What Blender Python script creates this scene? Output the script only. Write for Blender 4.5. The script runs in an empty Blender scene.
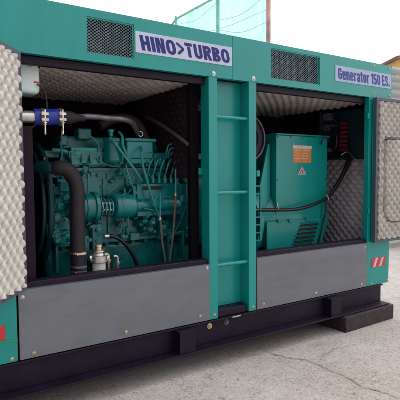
import bpy, bmesh, math, random
from mathutils import Vector, Matrix
from math import radians as R, sin, cos, pi
random.seed(7)
S = bpy.context.scene
C = S.collection

# ------------------------------------------------------------------ camera
CAMLOC = Vector((-1.49568, -2.17230, 0.83121))
YAW, PITCH, ROLL, FPX = 0.58350, -0.05760, -0.00640, 475.45
d = Vector((sin(YAW)*cos(PITCH), cos(YAW)*cos(PITCH), sin(PITCH)))
r0 = Vector((cos(YAW), -sin(YAW), 0)); u0 = r0.cross(d)
RV = r0*cos(ROLL) + u0*sin(ROLL); UV = -r0*sin(ROLL) + u0*cos(ROLL)
cd = bpy.data.cameras.new('camera'); cam = bpy.data.objects.new('camera', cd); C.objects.link(cam)
M = Matrix((RV, UV, -d)).transposed().to_4x4(); M.translation = CAMLOC
cam.matrix_world = M
cd.sensor_width = 36; cd.lens = 36*FPX/400; cd.clip_end = 800; cd.clip_start = 0.05
S.camera = cam

# ------------------------------------------------------------------ sky, sun, exposure
EL, AZ = 58, 80          # compass-like azimuth of the sun seen from the scene (x east, y north)
w = bpy.data.worlds.new('World'); S.world = w; w.use_nodes = True
nt = w.node_tree; bg = nt.nodes['Background']
sky = nt.nodes.new('ShaderNodeTexSky'); sky.sky_type = 'NISHITA'; sky.sun_disc = False
sky.sun_elevation = R(EL); sky.sun_rotation = R(AZ); sky.dust_density = 6; sky.air_density = 1.0; sky.ozone_density = 0.6
BRIGHT = (.70, .14, .70)      # the side of the sky where the veiled sun stands
# overcast: a bright cloud layer covers most of the clear sky
tcw = nt.nodes.new('ShaderNodeTexCoord'); nw = nt.nodes.new('ShaderNodeTexNoise'); nw.inputs['Scale'].default_value = 1.6; nw.inputs['Detail'].default_value = 5
nt.links.new(tcw.outputs['Generated'], nw.inputs[0])
mw = nt.nodes.new('ShaderNodeMapRange'); mw.inputs[1].default_value = .3; mw.inputs[2].default_value = .7; mw.inputs[3].default_value = .86; mw.inputs[4].default_value = .97
nt.links.new(nw.outputs[0], mw.inputs[0])
xw = nt.nodes.new('ShaderNodeMix'); xw.data_type = 'RGBA'; xw.inputs[7].default_value = (9.6, 9.5, 9.9, 1)
dw = nt.nodes.new('ShaderNodeVectorMath'); dw.operation = 'DOT_PRODUCT'; dw.inputs[1].default_value = BRIGHT
nt.links.new(tcw.outputs['Generated'], dw.inputs[0])
gw = nt.nodes.new('ShaderNodeMapRange'); gw.inputs[1].default_value = -.4; gw.inputs[2].default_value = .95; gw.inputs[3].default_value = 2.6; gw.inputs[4].default_value = 15.5
nt.links.new(dw.outputs['Value'], gw.inputs[0])
cw = nt.nodes.new('ShaderNodeVectorMath'); cw.operation = 'SCALE'; cw.inputs[0].default_value = (1, .985, 1.03); nt.links.new(gw.outputs[0], cw.inputs['Scale'])
nt.links.new(cw.outputs[0], xw.inputs[7]); nt.links.new(mw.outputs[0], xw.inputs[0]); nt.links.new(sky.outputs[0], xw.inputs[6]); nt.links.new(xw.outputs[2], bg.inputs[0])
bg.inputs[1].default_value = 0.12
sd = bpy.data.lights.new('sun', 'SUN'); sun = bpy.data.objects.new('sun', sd); C.objects.link(sun)
sd.energy = 0.9; sd.angle = R(30); sd.color = (1, .965, .91)
to_sun = Vector((sin(R(AZ))*cos(R(EL)), cos(R(AZ))*cos(R(EL)), sin(R(EL))))
sun.rotation_euler = to_sun.to_track_quat('Z', 'Y').to_euler()
S.view_settings.view_transform = 'Standard'; S.view_settings.look = 'None'
S.view_settings.gamma = 1; S.view_settings.use_curve_mapping = False
S.view_settings.exposure = 0.2
S.cycles.max_bounces = 8; S.cycles.use_denoising = True

def at(px, py, Y):
    "the point of the plane at depth Y (behind the front of the housing) that was measured at a spot of the photograph"
    v = d + RV*((px-200)/FPX) + UV*((200-py)/FPX)
    return CAMLOC + v*((Y-CAMLOC.y)/v.y)
def far(px, py, dist):
    v = d + RV*((px-200)/FPX) + UV*((200-py)/FPX)
    return CAMLOC + v*dist

# ------------------------------------------------------------------ materials
def mat(name, col, rough=.5, metal=0, var=.12, vscale=6, bump=0, bscale=40, col2=None, spec=.5, coat=0, dirt=0, dirtcol=(.12,.10,.08), streak=1.0, rvar=.1, emit=None):
    m = bpy.data.materials.new(name); m.use_nodes = True; n = m.node_tree.nodes; l = m.node_tree.links
    b = n['Principled BSDF']; b.inputs['Metallic'].default_value = metal
    b.inputs['Specular IOR Level'].default_value = spec; b.inputs['Coat Weight'].default_value = coat
    b.inputs['Coat Roughness'].default_value = .12
    tc = n.new('ShaderNodeTexCoord')
    mp = n.new('ShaderNodeMapping'); mp.inputs['Scale'].default_value = (1, 1, streak); l.new(tc.outputs['Object'], mp.inputs[0])
    nz = n.new('ShaderNodeTexNoise'); nz.inputs['Scale'].default_value = vscale; nz.inputs['Detail'].default_value = 6; nz.inputs['Roughness'].default_value = .6
    l.new(mp.outputs[0], nz.inputs[0])
    cr = n.new('ShaderNodeMix'); cr.data_type = 'RGBA'
    c2 = col2 or tuple(min(1, c*(1+var)) for c in col); c1 = col if col2 else tuple(c*(1-var) for c in col)
    cr.inputs[6].default_value = (*c1, 1); cr.inputs[7].default_value = (*c2, 1)
    mr = n.new('ShaderNodeMapRange'); mr.inputs[1].default_value = .35; mr.inputs[2].default_value = .65
    l.new(nz.outputs[0], mr.inputs[0]); l.new(mr.outputs[0], cr.inputs[0])
    out = cr.outputs[2]
    if dirt:
        n2 = n.new('ShaderNodeTexNoise'); n2.inputs['Scale'].default_value = vscale*2.3; n2.inputs['Detail'].default_value = 10; n2.inputs['Roughness'].default_value = .75
        l.new(mp.outputs[0], n2.inputs[0])
        m2 = n.new('ShaderNodeMapRange'); m2.inputs[1].default_value = .5; m2.inputs[2].default_value = .78; m2.inputs[4].default_value = dirt
        l.new(n2.outputs[0], m2.inputs[0])
        x = n.new('ShaderNodeMix'); x.data_type = 'RGBA'; x.inputs[7].default_value = (*dirtcol, 1)
        l.new(m2.outputs[0], x.inputs[0]); l.new(out, x.inputs[6]); out = x.outputs[2]
    l.new(out, b.inputs['Base Color'])
    rr = n.new('ShaderNodeMapRange'); rr.inputs[3].default_value = max(.02, rough-rvar); rr.inputs[4].default_value = min(1, rough+rvar)
    l.new(nz.outputs[0], rr.inputs[0]); l.new(rr.outputs[0], b.inputs['Roughness'])
    if bump:
        bz = n.new('ShaderNodeTexNoise'); bz.inputs['Scale'].default_value = bscale; bz.inputs['Detail'].default_value = 4
        l.new(tc.outputs['Object'], bz.inputs[0])
        bp = n.new('ShaderNodeBump'); bp.inputs['Strength'].default_value = bump; bp.inputs['Distance'].default_value = .01
        l.new(bz.outputs[0], bp.inputs['Height']); l.new(bp.outputs[0], b.inputs['Normal'])
    return m
TEAL   = mat('teal_paint', (.003, .27, .245), .32, var=.08, vscale=5, bump=.06, bscale=4, coat=.25, spec=.4, dirt=.4, dirtcol=(.016,.20,.185), streak=.22)
TEAL2  = mat('engine_teal_paint', (.002, .150, .155), .26, var=.3, vscale=13, bump=.10, bscale=70, dirt=.75, dirtcol=(.002,.035,.042), spec=.6)
TEALP  = mat('pale_teal_paint', (.012, .23, .225), .34, var=.15, vscale=9, dirt=.4, dirtcol=(.02,.06,.06))
GREY   = mat('grey_panel_paint', (.150, .162, .178), .42, var=.08, vscale=2.2, bump=.05, bscale=6, dirt=.6, dirtcol=(.08,.088,.11), streak=3)
DGREY  = mat('door_frame_paint', (.075, .085, .11), .5, var=.1)
BLACK  = mat('black_violet_paint', (.009, .004, .015), .5, spec=.25, var=.3, vscale=8, bump=.1, dirt=.3, dirtcol=(.03,.024,.03))
NEARBLK   = mat('dark_interior', (.006, .004, .008), .7, var=.3)  # near-black base for bay surfaces and small black parts
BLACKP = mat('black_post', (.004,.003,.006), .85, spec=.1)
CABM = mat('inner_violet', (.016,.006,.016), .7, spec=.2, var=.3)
RUBBER = mat('black_rubber', (.010, .005, .010), .6, var=.3, vscale=30, bump=.4, bscale=250)
CABLE  = mat('cable_sheath', (.007, .005, .009), .35, var=.2)
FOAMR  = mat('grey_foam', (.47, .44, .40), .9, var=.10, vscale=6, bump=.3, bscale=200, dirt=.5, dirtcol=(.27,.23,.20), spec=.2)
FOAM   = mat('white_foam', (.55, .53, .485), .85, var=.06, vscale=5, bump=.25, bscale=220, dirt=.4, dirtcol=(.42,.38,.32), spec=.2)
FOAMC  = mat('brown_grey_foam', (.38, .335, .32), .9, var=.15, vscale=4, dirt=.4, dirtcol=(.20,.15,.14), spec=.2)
FOAMD  = mat('dark_foam', (.56, .48, .53), .9, var=.25, vscale=4, dirt=.45, dirtcol=(.30,.24,.27), spec=.2)
FOAMX  = mat('near_black_foam', (.020, .010, .015), .9, var=.3, vscale=5, spec=.2)  # much darker than the other foams, for divider and back wall
STEEL  = mat('galvanised_steel', (.55, .54, .52), .32, metal=.9, var=.15, vscale=30)
DSTEEL = mat('dull_pipe_steel', (.16, .14, .17), .35, metal=.6, var=.25, vscale=20)
BRASS  = mat('yellow_zinc', (.60, .49, .33), .3, metal=.9, var=.2, vscale=40)
BLUE   = mat('blue_silicone', (.012, .035, .30), .35, var=.25, vscale=25, bump=.2, bscale=90)
TANK   = mat('milky_plastic', (.72,.80,.82), .35, var=.05, col2=(.66,.82,.76), vscale=4)
WHITE  = mat('white_bowl', (.75, .75, .73), .3)
RED    = mat('red_plastic', (.45, .02, .03), .45)
BROWN  = mat('brown_hose', (.11, .075, .07), .6, var=.25, vscale=30)
MESHM  = mat('expanded_steel', (.15, .22, .25), .5, metal=.3, var=.3, vscale=30)
SIGN   = mat('sign_lilac', (.50, .55, .68), .45, var=.06, vscale=9, dirt=.3, dirtcol=(.36,.38,.46))
SIGNG  = mat('sign_grey_lilac', (.34, .44, .58), .45, var=.06, vscale=9, dirt=.3, dirtcol=(.25,.31,.38))
NAVY   = mat('navy_lettering', (.008, .009, .165), .6, var=.1)
VIOL   = mat('violet_lettering', (.032, .036, .26), .55, var=.1)
STICKR = mat('red_reflective', (.62, .03, .035), .35)
STICKW = mat('white_reflective', (.62, .52, .52), .4)
GREEN  = mat('green_tape', (.0, .32, .16), .4)
ORANGE = mat('orange_label', (.62, .22, .05), .5, var=.15, vscale=60)
LABELW = mat('label_print', (.62, .52, .42), .5, var=.2, vscale=90)
YELLOWB= mat('yellow_render', (.80, .52, .20), .85, var=.06)
ROOFM  = mat('roof_tiles', (.24, .14, .12), .8, var=.25, vscale=3, bump=.4)
CORR   = mat('pale_sheet_metal', (.58, .60, .58), .45, var=.08, vscale=1.5, dirt=.3, dirtcol=(.4,.38,.34))
TIMBER = mat('dark_beam', (.028, .018, .022), .75, var=.35, vscale=12, bump=.8, bscale=35, dirt=.4, dirtcol=(.075,.055,.055))
MINT   = mat('mint_steel', (.30, .72, .60), .5, var=.15)
RUSTP  = mat('pink_primer_steel', (.60, .36, .33), .6, var=.3, vscale=4)

# ground: pale worn concrete with dark chips
def ground_mat():
    m = bpy.data.materials.new('worn_concrete'); m.use_nodes = True; n = m.node_tree.nodes; l = m.node_tree.links
    b = n['Principled BSDF']; b.inputs['Roughness'].default_value = .9; b.inputs['Specular IOR Level'].default_value = .25
    tc = n.new('ShaderNodeTexCoord')
    def noise(s, det=6, ro=.6):
        z = n.new('ShaderNodeTexNoise'); z.inputs['Scale'].default_value = s; z.inputs['Detail'].default_value = det; z.inputs['Roughness'].default_value = ro
        l.new(tc.outputs['Object'], z.inputs[0]); return z
    def mix(fac, a, c):
        x = n.new('ShaderNodeMix'); x.data_type = 'RGBA'
        l.new(fac, x.inputs[0])
        if isinstance(a, tuple): x.inputs[6].default_value = (*a, 1)
        else: l.new(a, x.inputs[6])
        x.inputs[7].default_value = (*c, 1); return x.outputs[2]
    def rng(s, a, c, o0=0, o1=1):
        x = n.new('ShaderNodeMapRange'); x.inputs[1].default_value = a; x.inputs[2].default_value = c; x.inputs[3].default_value = o0; x.inputs[4].default_value = o1
        l.new(s, x.inputs[0]); return x.outputs[0]
    big = noise(1.3, 5); mid = noise(9, 8, .7); fine = noise(90, 6, .7)
    c = mix(rng(big.outputs[0], .38, .62), (.44, .395, .355), (.56, .515, .475))
    c = mix(rng(mid.outputs[0], .5, .72, 0, .55), c, (.30, .27, .245))
    c = mix(rng(fine.outputs[0], .46, .66, 0, .62), c, (.20, .17, .16))
    f3 = noise(38, 6, .75); c = mix(rng(f3.outputs[0], .50, .66, 0, .5), c, (.64, .59, .54))
    f4 = noise(24, 6, .8); c = mix(rng(f4.outputs[0], .56, .70, 0, .6), c, (.22, .19, .18))
    v = n.new('ShaderNodeTexVoronoi'); v.inputs['Scale'].default_value = 66; v.inputs['Randomness'].default_value = 1; l.new(tc.outputs['Object'], v.inputs[0])
    v2 = noise(17, 3)
    mlt = n.new('ShaderNodeMath'); mlt.operation = 'MULTIPLY'
    l.new(rng(v.outputs['Distance'], .20, .32, 1, 0), mlt.inputs[0]); l.new(rng(v2.outputs[0], .48, .60), mlt.inputs[1])
    c = mix(mlt.outputs[0], c, (.14, .12, .12))
    v3 = n.new('ShaderNodeTexVoronoi'); v3.inputs['Scale'].default_value = 30; l.new(tc.outputs['Object'], v3.inputs[0])
    mlt2 = n.new('ShaderNodeMath'); mlt2.operation = 'MULTIPLY'
    v4 = noise(11, 3)
    l.new(rng(v3.outputs['Distance'], .12, .30, .7, 0), mlt2.inputs[0]); l.new(rng(v4.outputs[0], .5, .6), mlt2.inputs[1])
    c = mix(mlt2.outputs[0], c, (.60, .56, .52))
    st = noise(2.1, 4); c = mix(rng(st.outputs[0], .60, .72, 0, .35), c, (.33, .42, .43))
    l.new(c, b.inputs['Base Color'])
    bp = n.new('ShaderNodeBump'); bp.inputs['Strength'].default_value = .7; bp.inputs['Distance'].default_value = .006
    ad = n.new('ShaderNodeMath'); ad.operation = 'ADD'; l.new(mid.outputs[0], ad.inputs[0]); l.new(fine.outputs[0], ad.inputs[1])
    l.new(ad.outputs[0], bp.inputs['Height']); l.new(bp.outputs[0], b.inputs['Normal'])
    return m
GROUND = ground_mat()
def net_mat():
    m = bpy.data.materials.new('mint_netting'); m.use_nodes = True; n = m.node_tree.nodes; l = m.node_tree.links
    n.remove(n['Principled BSDF']); o = n['Material Output']
    df = n.new('ShaderNodeBsdfDiffuse'); df.inputs[0].default_value = (.50, .86, .77, 1)
    tl = n.new('ShaderNodeBsdfTranslucent'); tl.inputs[0].default_value = (.52, .90, .81, 1)
    m1 = n.new('ShaderNodeMixShader'); m1.inputs[0].default_value = .6; l.new(df.outputs[0], m1.inputs[1]); l.new(tl.outputs[0], m1.inputs[2])
    tr = n.new('ShaderNodeBsdfTransparent'); tr.inputs[0].default_value = (.62, .93, .86, 1); m2 = n.new('ShaderNodeMixShader')
    tc = n.new('ShaderNodeTexCoord'); z = n.new('ShaderNodeTexNoise'); z.inputs['Scale'].default_value = 1.6; z.inputs['Detail'].default_value = 8; z.inputs['Roughness'].default_value = .7
    l.new(tc.outputs['Object'], z.inputs[0])
    mr = n.new('ShaderNodeMapRange'); mr.inputs[1].default_value = .35; mr.inputs[2].default_value = .65; mr.inputs[3].default_value = .45; mr.inputs[4].default_value = .85
    l.new(z.outputs[0], mr.inputs[0]); l.new(mr.outputs[0], m2.inputs[0]); l.new(tr.outputs[0], m2.inputs[1]); l.new(m1.outputs[0], m2.inputs[2])
    l.new(m2.outputs[0], o.inputs[0]); return m
NET = net_mat()

# ------------------------------------------------------------------ mesh helpers
class MB:
    def __init__(s): s.b = bmesh.new()
    def box(s, x0, x1, y0, y1, z0, z1, rot=None, piv=None):
        vs = [s.b.verts.new((x, y, z)) for x in (x0, x1) for y in (y0, y1) for z in (z0, z1)]
        for f in ((0,1,3,2),(4,6,7,5),(0,4,5,1),(2,3,7,6),(0,2,6,4),(1,5,7,3)): s.b.faces.new([vs[i] for i in f])
        if rot: bmesh.ops.rotate(s.b, verts=vs, cent=piv or ((x0+x1)/2,(y0+y1)/2,(z0+z1)/2), matrix=rot)
        return s
    def cyl(s, p0, p1, r0, r1=None, seg=24, caps=True):
        p0 = Vector(p0); p1 = Vector(p1); r1 = r0 if r1 is None else r1
        return s.loft([(p0, r0), (p1, r1)], seg, caps)
    def loft(s, pr, seg=24, caps=True):
        "rings of (point, radius) along one straight axis"
        ax = (pr[-1][0]-pr[0][0]).normalized(); q = ax.to_track_quat('Z', 'Y')
        rings = []
        for p, r in pr:
            rings.append([s.b.verts.new(p + q @ Vector((cos(2*pi*i/seg)*r, sin(2*pi*i/seg)*r, 0))) for i in range(seg)])
        for a, c in zip(rings, rings[1:]):
            for i in range(seg): s.b.faces.new((a[i], a[(i+1)%seg], c[(i+1)%seg], c[i]))
        if caps: s.b.faces.new(rings[0][::-1]); s.b.faces.new(rings[-1])
        return s
    def axial(s, p, axis, prof, seg=28):
        "lathe: prof = [(distance along axis, radius), ...]"
        p = Vector(p); a = Vector(axis).normalized(); q = a.to_track_quat('Z', 'Y'); rings = []
        for t, r in prof: rings.append([s.b.verts.new(p + a*t + q @ Vector((cos(2*pi*i/seg)*r, sin(2*pi*i/seg)*r, 0))) for i in range(seg)])
        for x, c in zip(rings, rings[1:]):
            for i in range(seg): s.b.faces.new((x[i], x[(i+1)%seg], c[(i+1)%seg], c[i]))
        s.b.faces.new(rings[0][::-1]); s.b.faces.new(rings[-1]); return s
    def tube(s, pts, r, seg=12, smooth=6):
        pts = [Vector(p) for p in pts]
        if len(pts) > 2 and smooth:
            P = [pts[0]*2-pts[1]] + pts + [pts[-1]*2-pts[-2]]; o = []
            for i in range(1, len(P)-2):
                for k in range(smooth):
                    t = k/smooth; a, b_, c, e = P[i-1], P[i], P[i+1], P[i+2]
                    o.append(.5*((2*b_)+(c-a)*t+(2*a-5*b_+4*c-e)*t*t+(3*b_-a-3*c+e)*t**3))
            o.append(pts[-1]); pts = o
        rings = []; up = None; n = len(pts)
        for i, p in enumerate(pts):
            t = (pts[min(i+1, n-1)]-pts[max(i-1, 0)]).normalized()
            if up is None: up = t.orthogonal().normalized()
            up = (up - t*up.dot(t)).normalized(); sd_ = t.cross(up)
            rr = r(i/(n-1)) if callable(r) else r
            rings.append([s.b.verts.new(p + up*cos(2*pi*k/seg)*rr + sd_*sin(2*pi*k/seg)*rr) for k in range(seg)])
        for a, c in zip(rings, rings[1:]):
            for k in range(seg): s.b.faces.new((a[k], a[(k+1)%seg], c[(k+1)%seg], c[k]))
        s.b.faces.new(rings[0][::-1]); s.b.faces.new(rings[-1]); return s
    def torus(s, c, axis, R_, r, seg=40, sr=10):
        c = Vector(c); q = Vector(axis).to_track_quat('Z', 'Y'); rings = []
        for i in range(seg):
            a = 2*pi*i/seg; e = q @ Vector((cos(a), sin(a), 0)); zz = q @ Vector((0,0,1))
            rings.append([s.b.verts.new(c + e*(R_+r*cos(2*pi*k/sr)) + zz*r*sin(2*pi*k/sr)) for k in range(sr)])
        for i in range(seg):
            a, b_ = rings[i], rings[(i+1)%seg]
            for k in range(sr): s.b.faces.new((a[k], a[(k+1)%sr], b_[(k+1)%sr], b_[k]))
        return s
    def prism(s, poly, y0, y1, T=None):
        "closed outline of (x, z) points pushed from y0 to y1; T maps (x,y,z)"
        T = T or (lambda x, y, z: (x, y, z))
        a = [s.b.verts.new(T(x, y0, z)) for x, z in poly]; c = [s.b.verts.new(T(x, y1, z)) for x, z in poly]; n = len(poly)
        s.b.faces.new(a); s.b.faces.new(c[::-1])
        for i in range(n): s.b.faces.new((a[(i+1)%n], a[i], c[i], c[(i+1)%n]))
        return s
    def hexbolt(s, p, axis, r=.008, h=.006):
        p = Vector(p); a = Vector(axis).normalized()
        s.loft([(p, r*1.5), (p+a*.0015, r*1.5)], 16); s.loft([(p+a*.0015, r), (p+a*(h+.0015), r*.97)], 6); return s
    def build(s, name, m, parent=None, smooth=35, bevel=0, seg=2, loc=None):
        bmesh.ops.recalc_face_normals(s.b, faces=s.b.faces)
        me = bpy.data.meshes.new(name); 
        base = Vector(loc) if loc else None
        if base: bmesh.ops.translate(s.b, verts=s.b.verts, vec=-base)
        s.b.to_mesh(me); s.b.free(); me.materials.append(m)
        o = bpy.data.objects.new(name, me); C.objects.link(o)
        if base: o.location = base
        if smooth:
            for p in me.polygons: p.use_smooth = True
            me.set_sharp_from_angle(angle=R(smooth))
        if bevel:
            bv = o.modifiers.new('bevel', 'BEVEL'); bv.width = bevel; bv.segments = seg; bv.limit_method = 'ANGLE'; bv.angle_limit = R(40); bv.harden_normals = False
        if parent: o.parent = parent
        return o
def box(*a): return MB().box(*a)
def tag(o, label=None, cat=None, group=None, kind=None):
    for k, v in (('label', label), ('category', cat), ('group', group), ('kind', kind)):
        if v: o[k] = v
    return o
def thing(name, label, cat, group=None):
    o = bpy.data.objects.new(name, None); C.objects.link(o); o.empty_display_size = .1
    return tag(o, label, cat, group)
def bolt(p, axis, m, parent, r=.008, h=.006):
    "round headed screw with a washer and a recessed cross-less dimple"
    b = MB(); p = Vector(p); a = Vector(axis).normalized()
    b.axial(p, a, [(0, r*1.45), (.0018, r*1.45), (.0020, r*.95), (h*.7, r*.9), (h, r*.6), (h*1.02, r*.3), (h*.75, r*.26)], 18)
    return b.build('screw', m, parent)
def foam(name, m, parent, org, ux, uz, un, W, H, amp=.035, pitch=.07, res=8, extra=None, base=.004):
    "egg crate foam: org corner, ux/uz in-plane axes, un outward normal"
    org, ux, uz, un = (Vector(v) for v in (org, ux, uz, un))
    nx = max(2, int(W/pitch*res)); nz = max(2, int(H/pitch*res)); b = bmesh.new(); k = 2*pi/pitch; g = []
    rnd = random.Random(name+str(W))
    ph = rnd.random()*6
    for i in range(nx+1):
        row = []
        for j in range(nz+1):
            x = W*i/nx; z = H*j/nz
            xx = x + .004*sin(z*7+ph) ; zz = z + .004*sin(x*9+ph)
            c = .5+.5*cos(k*xx)*cos(k*zz)
            h = base + amp*(1-(1-c)**1.7)*(1+.10*sin(x*23+z*17+ph))
            if extra: h += extra(x, z)
            row.append(b.verts.new(org + ux*x + uz*z + un*h))
        g.append(row)
    for i in range(nx):
        for j in range(nz): b.faces.new((g[i][j], g[i+1][j], g[i+1][j+1], g[i][j+1]))
    # closed rim back to the mounting face
    rim = [g[i][0] for i in range(nx+1)] + [g[nx][j] for j in range(1, nz+1)] + [g[i][nz] for i in range(nx-1, -1, -1)] + [g[0][j] for j in range(nz-1, 0, -1)]
    pos = [(0, i) for i in range(nx+1)] + [(1, j) for j in range(1, nz+1)] + [(2, i) for i in range(nx-1, -1, -1)] + [(3, j) for j in range(nz-1, 0, -1)]
    low = []
    for v in rim:
        dd = (v.co-org).dot(un); low.append(b.verts.new(v.co-un*dd))
    n = len(rim)
    for i in range(n): b.faces.new((rim[i], low[i], low[(i+1)%n], rim[(i+1)%n]))
    bmesh.ops.recalc_face_normals(b, faces=b.faces)
    me = bpy.data.meshes.new(name); b.to_mesh(me); b.free(); me.materials.append(m)
    for p in me.polygons: p.use_smooth = True
    me.set_sharp_from_angle(angle=R(70))
    o = bpy.data.objects.new(name, me); C.objects.link(o)
    if parent: o.parent = parent
    return o

GZ = -.252
# ------------------------------------------------------------------ ground
b = MB(); N = 1
b.b.faces.new([b.b.verts.new(p) for p in ((-300,-300,GZ),(300,-300,GZ),(300,300,GZ),(-300,300,GZ))])
tag(b.build('ground', GROUND, smooth=0), kind='structure')
def ground_at(px, py):
    v = d + RV*((px-200)/FPX) + UV*((200-py)/FPX); return CAMLOC + v*((GZ-CAMLOC.z)/v.z)
def crack(pts, wid, name='ground_crack'):
    P = [ground_at(*p) for p in pts]; rn = random.Random(3); b = MB(); Q = []
    for a, c in zip(P, P[1:]):
        n = max(2, int((c-a).length/.018))
        for i in range(n): Q.append(a.lerp(c, i/n) + Vector((rn.uniform(-.009,.009), rn.uniform(-.009,.009), 0)))
    Q.append(P[-1]); L, Rr = [], []
    for i, p in enumerate(Q):
        t = (Q[min(i+1, len(Q)-1)]-Q[max(i-1, 0)]).normalized(); s_ = Vector((-t.y, t.x, 0)); wd = wid*rn.uniform(.25, 1.3)*min(1, i/4+.2)
        p = Vector((p.x, p.y, GZ+.004)); L.append(b.b.verts.new(p+s_*wd)); Rr.append(b.b.verts.new(p-s_*wd))
    for i in range(len(Q)-1): b.b.faces.new((L[i], L[i+1], Rr[i+1], Rr[i]))
    return tag(b.build(name, CRACKM, smooth=0), kind='structure')
CRACKM = mat('crack_dirt', (.27, .23, .20), .95, var=.3, vscale=30)
crack([(268,352),(285,358),(305,360),(320,366),(330,371),(345,377),(360,386),(380,392),(410,402)], .0036)
crack([(318,364),(322,356),(333,350),(348,346)], .0017)

# ------------------------------------------------------------------ generator housing
X0, XA, XL, XR, XB, X1 = -1.290, -1.031, 0.0, .3403, 1.374, 1.633
ZT, ZH, ZG = 1.600, 1.357, .3166
DEP = 1.12
G = thing('generator_enclosure', 'teal soundproof generator housing with open foam lined doors, centre ladder and grey lower panels', 'generator housing')
hl = (-.692, -.446, 1.392, 1.563); hr = (.450, .875, 1.389, 1.573)
XS = .166
def header(x0, x1, h):
    b = MB(); y0, y1 = 0, .03
    b.box(x0, h[0], y0, y1, ZH, ZT); b.box(h[1], x1, y0, y1, ZH, ZT)
    b.box(h[0], h[1], y0, y1, ZH, h[2]); b.box(h[0], h[1], y0, y1, h[3], ZT)
    bmesh.ops.remove_doubles(b.b, verts=b.b.verts, dist=1e-5)
    # drop the hidden internal faces shared by neighbours so the sheet shades as one
    seen = {}
    for f in b.b.faces: seen.setdefault(tuple(sorted(v.index for v in f.verts)), []).append(f)
    b.b.verts.index_update(); seen = {}
    for f in list(b.b.faces): seen.setdefault(tuple(sorted(v.index for v in f.verts)), []).append(f)
    bmesh.ops.delete(b.b, geom=[f for v in seen.values() if len(v) > 1 for f in v], context='FACES')
    return b.build('header_panel', TEAL, G, smooth=30)
HP1 = header(X0, XS-.001, hl); HP2 = header(XS+.001, X1, hr)
def grille(h, par, nx, nz):
    x0, x1, z0, z1 = h; o = MB()
    fr = MB(); t = .007
    fr.box(x0, x1, .004, .012, z0, z0+t).box(x0, x1, .004, .012, z1-t, z1).box(x0, x0+t, .004, .012, z0+t, z1-t).box(x1-t, x1, .004, .012, z0+t, z1-t)
    g = MB(); cw = (x1-x0)/nx; ch = (z1-z0)/nz
    for i in range(nx):
        for j in range(nz):
            for k in (0, 1):
                ox = x0 + (i+.5*k)*cw; oz = z0 + (j+.5*k)*ch
                cxx, czz = ox+cw/2, oz+ch/2
                P4 = [(cxx-cw/2, czz), (cxx, czz+ch/2), (cxx+cw/2, czz), (cxx, czz-ch/2)]
                if cxx+cw/2 > x1+.001 or czz+ch/2 > z1+.001: continue
                for a in range(4):
                    A = Vector((P4[a][0], .009, P4[a][1])); B = Vector((P4[(a+1)%4][0], .009, P4[(a+1)%4][1]))
                    if k == 1 : continue
                    t_ = (B-A).normalized(); n_ = Vector((-t_.z, 0, t_.x))*.0014
                    vs = [g.b.verts.new(v) for v in (A-n_+Vector((0,-.0006,0)), B-n_+Vector((0,-.0006,0)), B+n_+Vector((0,.0006,0)), A+n_+Vector((0,.0006,0)))]
                    g.b.faces.new(vs)
    v = fr.build('vent_grille', TEAL, par)
    g.build('expanded_mesh', MESHM, v, smooth=0)
    MB().box(x0-.01, x1+.01, .10, .11, z0-.01, z1+.01).build('vent_baffle', NEARBLK, v)
    return v
grille(hl, G, 13, 12); grille(hr, G, 21, 13)

# roof, ends, back
MB().box(X0, X1, .03, DEP, ZT-.02, ZT-.001).build('roof', TEAL, G, bevel=.003)
MB().box(X0, X0+.02, .03, DEP, 0, ZT-.02).build('end_wall', TEAL, G)
MB().box(X1-.02, X1, .03, DEP, 0, ZT-.02).build('end_wall', TEAL, G)
MB().box(X0, X1, DEP, DEP+.02, 0, ZT-.001).build('back_wall', TEAL, G)
MB().box(X0+.02, X1-.02, .06, DEP, -.004, .02).build('floor_plate', NEARBLK, G)
MB().box(X0+.02, X1-.02, .033, DEP, ZH+.002, ZH+.012).build('ceiling_plate', NEARBLK, G)
# corner and centre posts
MB().box(X0, XA-.003, 0, .045, 0, ZH-.001).build('corner_post', TEAL, G, bevel=.002)
MB().box(XB+.004, X1, 0, .040, 0, ZH-.001).build('corner_post', TEAL, G, bevel=.002)
MB().box(at(190.5,170,.10).x, -.004, .10, .13, .3, ZH-.001).build('centre_post', BLACKP, G)
lad = MB().box(XL+.058, XR-.058, .078, .084, .045, ZH-.001).build('ladder_back_panel', TEAL, G)
up1 = MB().box(XL, XL+.057, 0, .08, .001, ZH-.001).build('ladder_upright', TEAL, G, bevel=.002)
up2 = MB().box(XR-.057, XR, 0, .08, .001, ZH-.001).build('ladder_upright', TEAL, G, bevel=.002)
for py in (118, 192.5, 263.3):
    z = at(233, py, .02).z
    MB().cyl((XL+.055, .02, z), (XR-.055, .02, z), .0105, seg=16).build('ladder_rung', TEAL, G)
for x, z0_ in ((XL+.03, 73), (XR-.03, 78)):
    p = at(213.5 if x < .1 else 253.5, z0_+.5, 0); bolt((p.x, 0, p.z), (0,-1,0), STEEL, G, .009)
MB().box(XL+.058, XR-.058, .012, .078, .001, .043).build('ladder_sill', BLACK, G, bevel=.003)
# hinge lugs
for px, py, Y in ((200.5,171.5,.07), (258.3,173.5,.03), (368.6, 116, -.004), (368.9, 211, -.004)):
    p = at(px, py, Y); MB().box(p.x-.013, p.x+.011, Y-.004, Y+.006, p.z-.018, p.z+.018).build('hinge_lug', TEAL, G, bevel=.002)
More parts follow.
